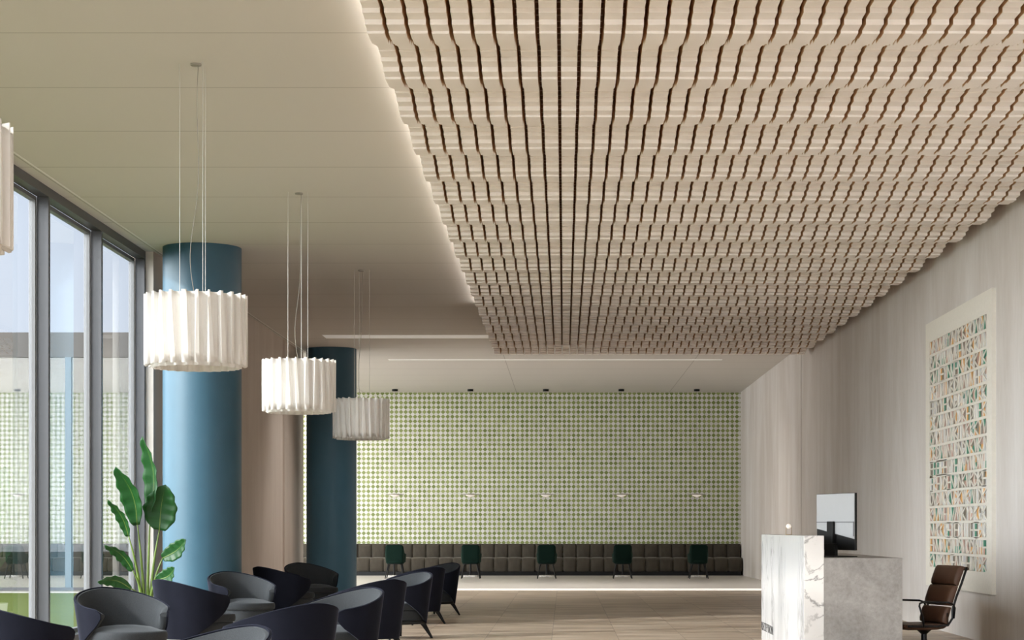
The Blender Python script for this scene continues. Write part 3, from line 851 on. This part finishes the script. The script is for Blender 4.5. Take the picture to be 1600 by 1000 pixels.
# ------------------------------------------------------------------ fretwork wall art
art = thing('fretwork_wall_panel', 'tall cream fretwork panel with letter-like cut-outs over green, ochre and pink, on right wall', 'wall art', (XR, 22.4, 0))
# local: y along the wall, x = -thickness
ya, yb_ = 20.55-22.4, 24.3-22.4; za, zb2 = .54, 3.83
la, lb = 20.80-22.4, 24.05-22.4; lz0, lz1 = .762, 3.595
b = B()
for (p, q, r, s) in ((ya, yb_, za, lz0), (ya, yb_, lz1, zb2), (ya, la, lz0, lz1), (lb, yb_, lz0, lz1)):
    box(b, -.045, 0, p, q, r, s)
obj('surround', b, M['stone'], art)
NRW, NCL = 15, 15
rh = (lz1-lz0)/NRW; cwid = (lb-la)/NCL
rnd = random.Random(5)
fb_ = B(); fr_ = B()
def bar(p, q, wdt=.020, bmx=fr_):
    p, q = Vector((0, *p)), Vector((0, *q)); d = (q-p).normalized(); n_ = Vector((0, -d.z, d.y))*wdt/2
    base = [p-n_, p+n_, q+n_, q-n_]
    f1 = [bmx.verts.new((-.044, v.y, v.z)) for v in base]; f0 = [bmx.verts.new((-.035, v.y, v.z)) for v in base]
    bmx.faces.new(f1); 
    for i in range(4): bmx.faces.new((f1[i], f1[(i+1) % 4], f0[(i+1) % 4], f0[i]))
def arc(y0, z0, y1, z1, bulge, n_=7):
    pts = []
    for i in range(n_+1):
        t = i/n_; pts.append((y0+(y1-y0)*t+bulge*math.sin(PI*t), z0+(z1-z0)*t))
    for p, q in zip(pts, pts[1:]): bar(p, q)
for r in range(NRW+1):
    z = lz0+r*rh; bar((la, z), (lb, z), .030)
mats_ = [M['t_grey'], M['t_white'], M['t_pink'], M['t_green'], M['t_orange']]
for r in range(NRW):
    z0, z1 = lz0+r*rh+.012, lz0+(r+1)*rh-.012; zm = (z0+z1)/2
    for c in range(NCL):
        y1 = lb-c*cwid-.006; y0 = y1-cwid+.012      # y1 is the left-hand (far) side
        ym = (y0+y1)/2
        for half in range(2):
            for zz in range(2):
                mi = rnd.choices([0, 1, 2, 3, 4], [4, 4, 2, 2, 2])[0]
                if zz and rnd.random() < .6: mi = lastmi
                lastmi = mi
                p0, p1 = (y0, ym) if half else (ym, y1)
                q0, q1 = (z0-.02, zm) if zz == 0 else (zm, z1+.02)
                f = quad(fb_, (-.035, p0-.01, q0), (-.035, p1+.01, q0), (-.035, p1+.01, q1), (-.035, p0-.01, q1)); f.material_index = mi
        gph = rnd.choice('KKDNIOVHMEYAW')
        if gph in 'KDNHME': bar((y1, z0), (y1, z1))
        if gph == 'K': bar((y1, zm), (y0, z1)); bar((y1, zm), (y0, z0))
        if gph == 'D': arc(y1, z0, y1, z1, -(cwid*.75)); bar((y0+.01, z0), (y0+.01, z1))
        if gph == 'N': bar((y1, z1), (y0, z0)); bar((y0, z0), (y0, z1))
        if gph == 'I': bar((y1, z0), (y1, z1)); bar((ym, z0), (ym, z1)); bar((y0, z0), (y0, z1))
        if gph == 'O': arc(ym, z0, ym, z1, cwid*.40); arc(ym, z0, ym, z1, -cwid*.40)
        if gph == 'V': bar((y1, z1), (ym, z0)); bar((ym, z0), (y0, z1))
        if gph == 'H': bar((y0, z0), (y0, z1)); bar((y1, zm), (y0, zm))
        if gph == 'M': bar((y1, z1), (ym, z0)); bar((ym, z0), (y0, z1)); bar((y0, z0), (y0, z1))
        if gph == 'E': bar((y1, zm), (y0, zm)); bar((y1, z1), (y0, z1)); bar((y1, z0), (y0, z0))
        if gph == 'Y': bar((y1, z1), (ym, zm)); bar((y0, z1), (ym, zm)); bar((ym, zm), (ym, z0))
        if gph == 'A': bar((y1, z0), (ym, z1)); bar((ym, z1), (y0, z0))
        if gph == 'W': bar((y1, z1), (ym+cwid*.2, z0)); bar((ym+cwid*.2, z0), (ym, z1)); bar((ym, z1), (y0+cwid*.2, z0)); bar((y0+cwid*.2, z0), (y0, z1))
obj('fretwork', fr_, M['stone'], art)
obj('coloured_backing', fb_, mats_, art)
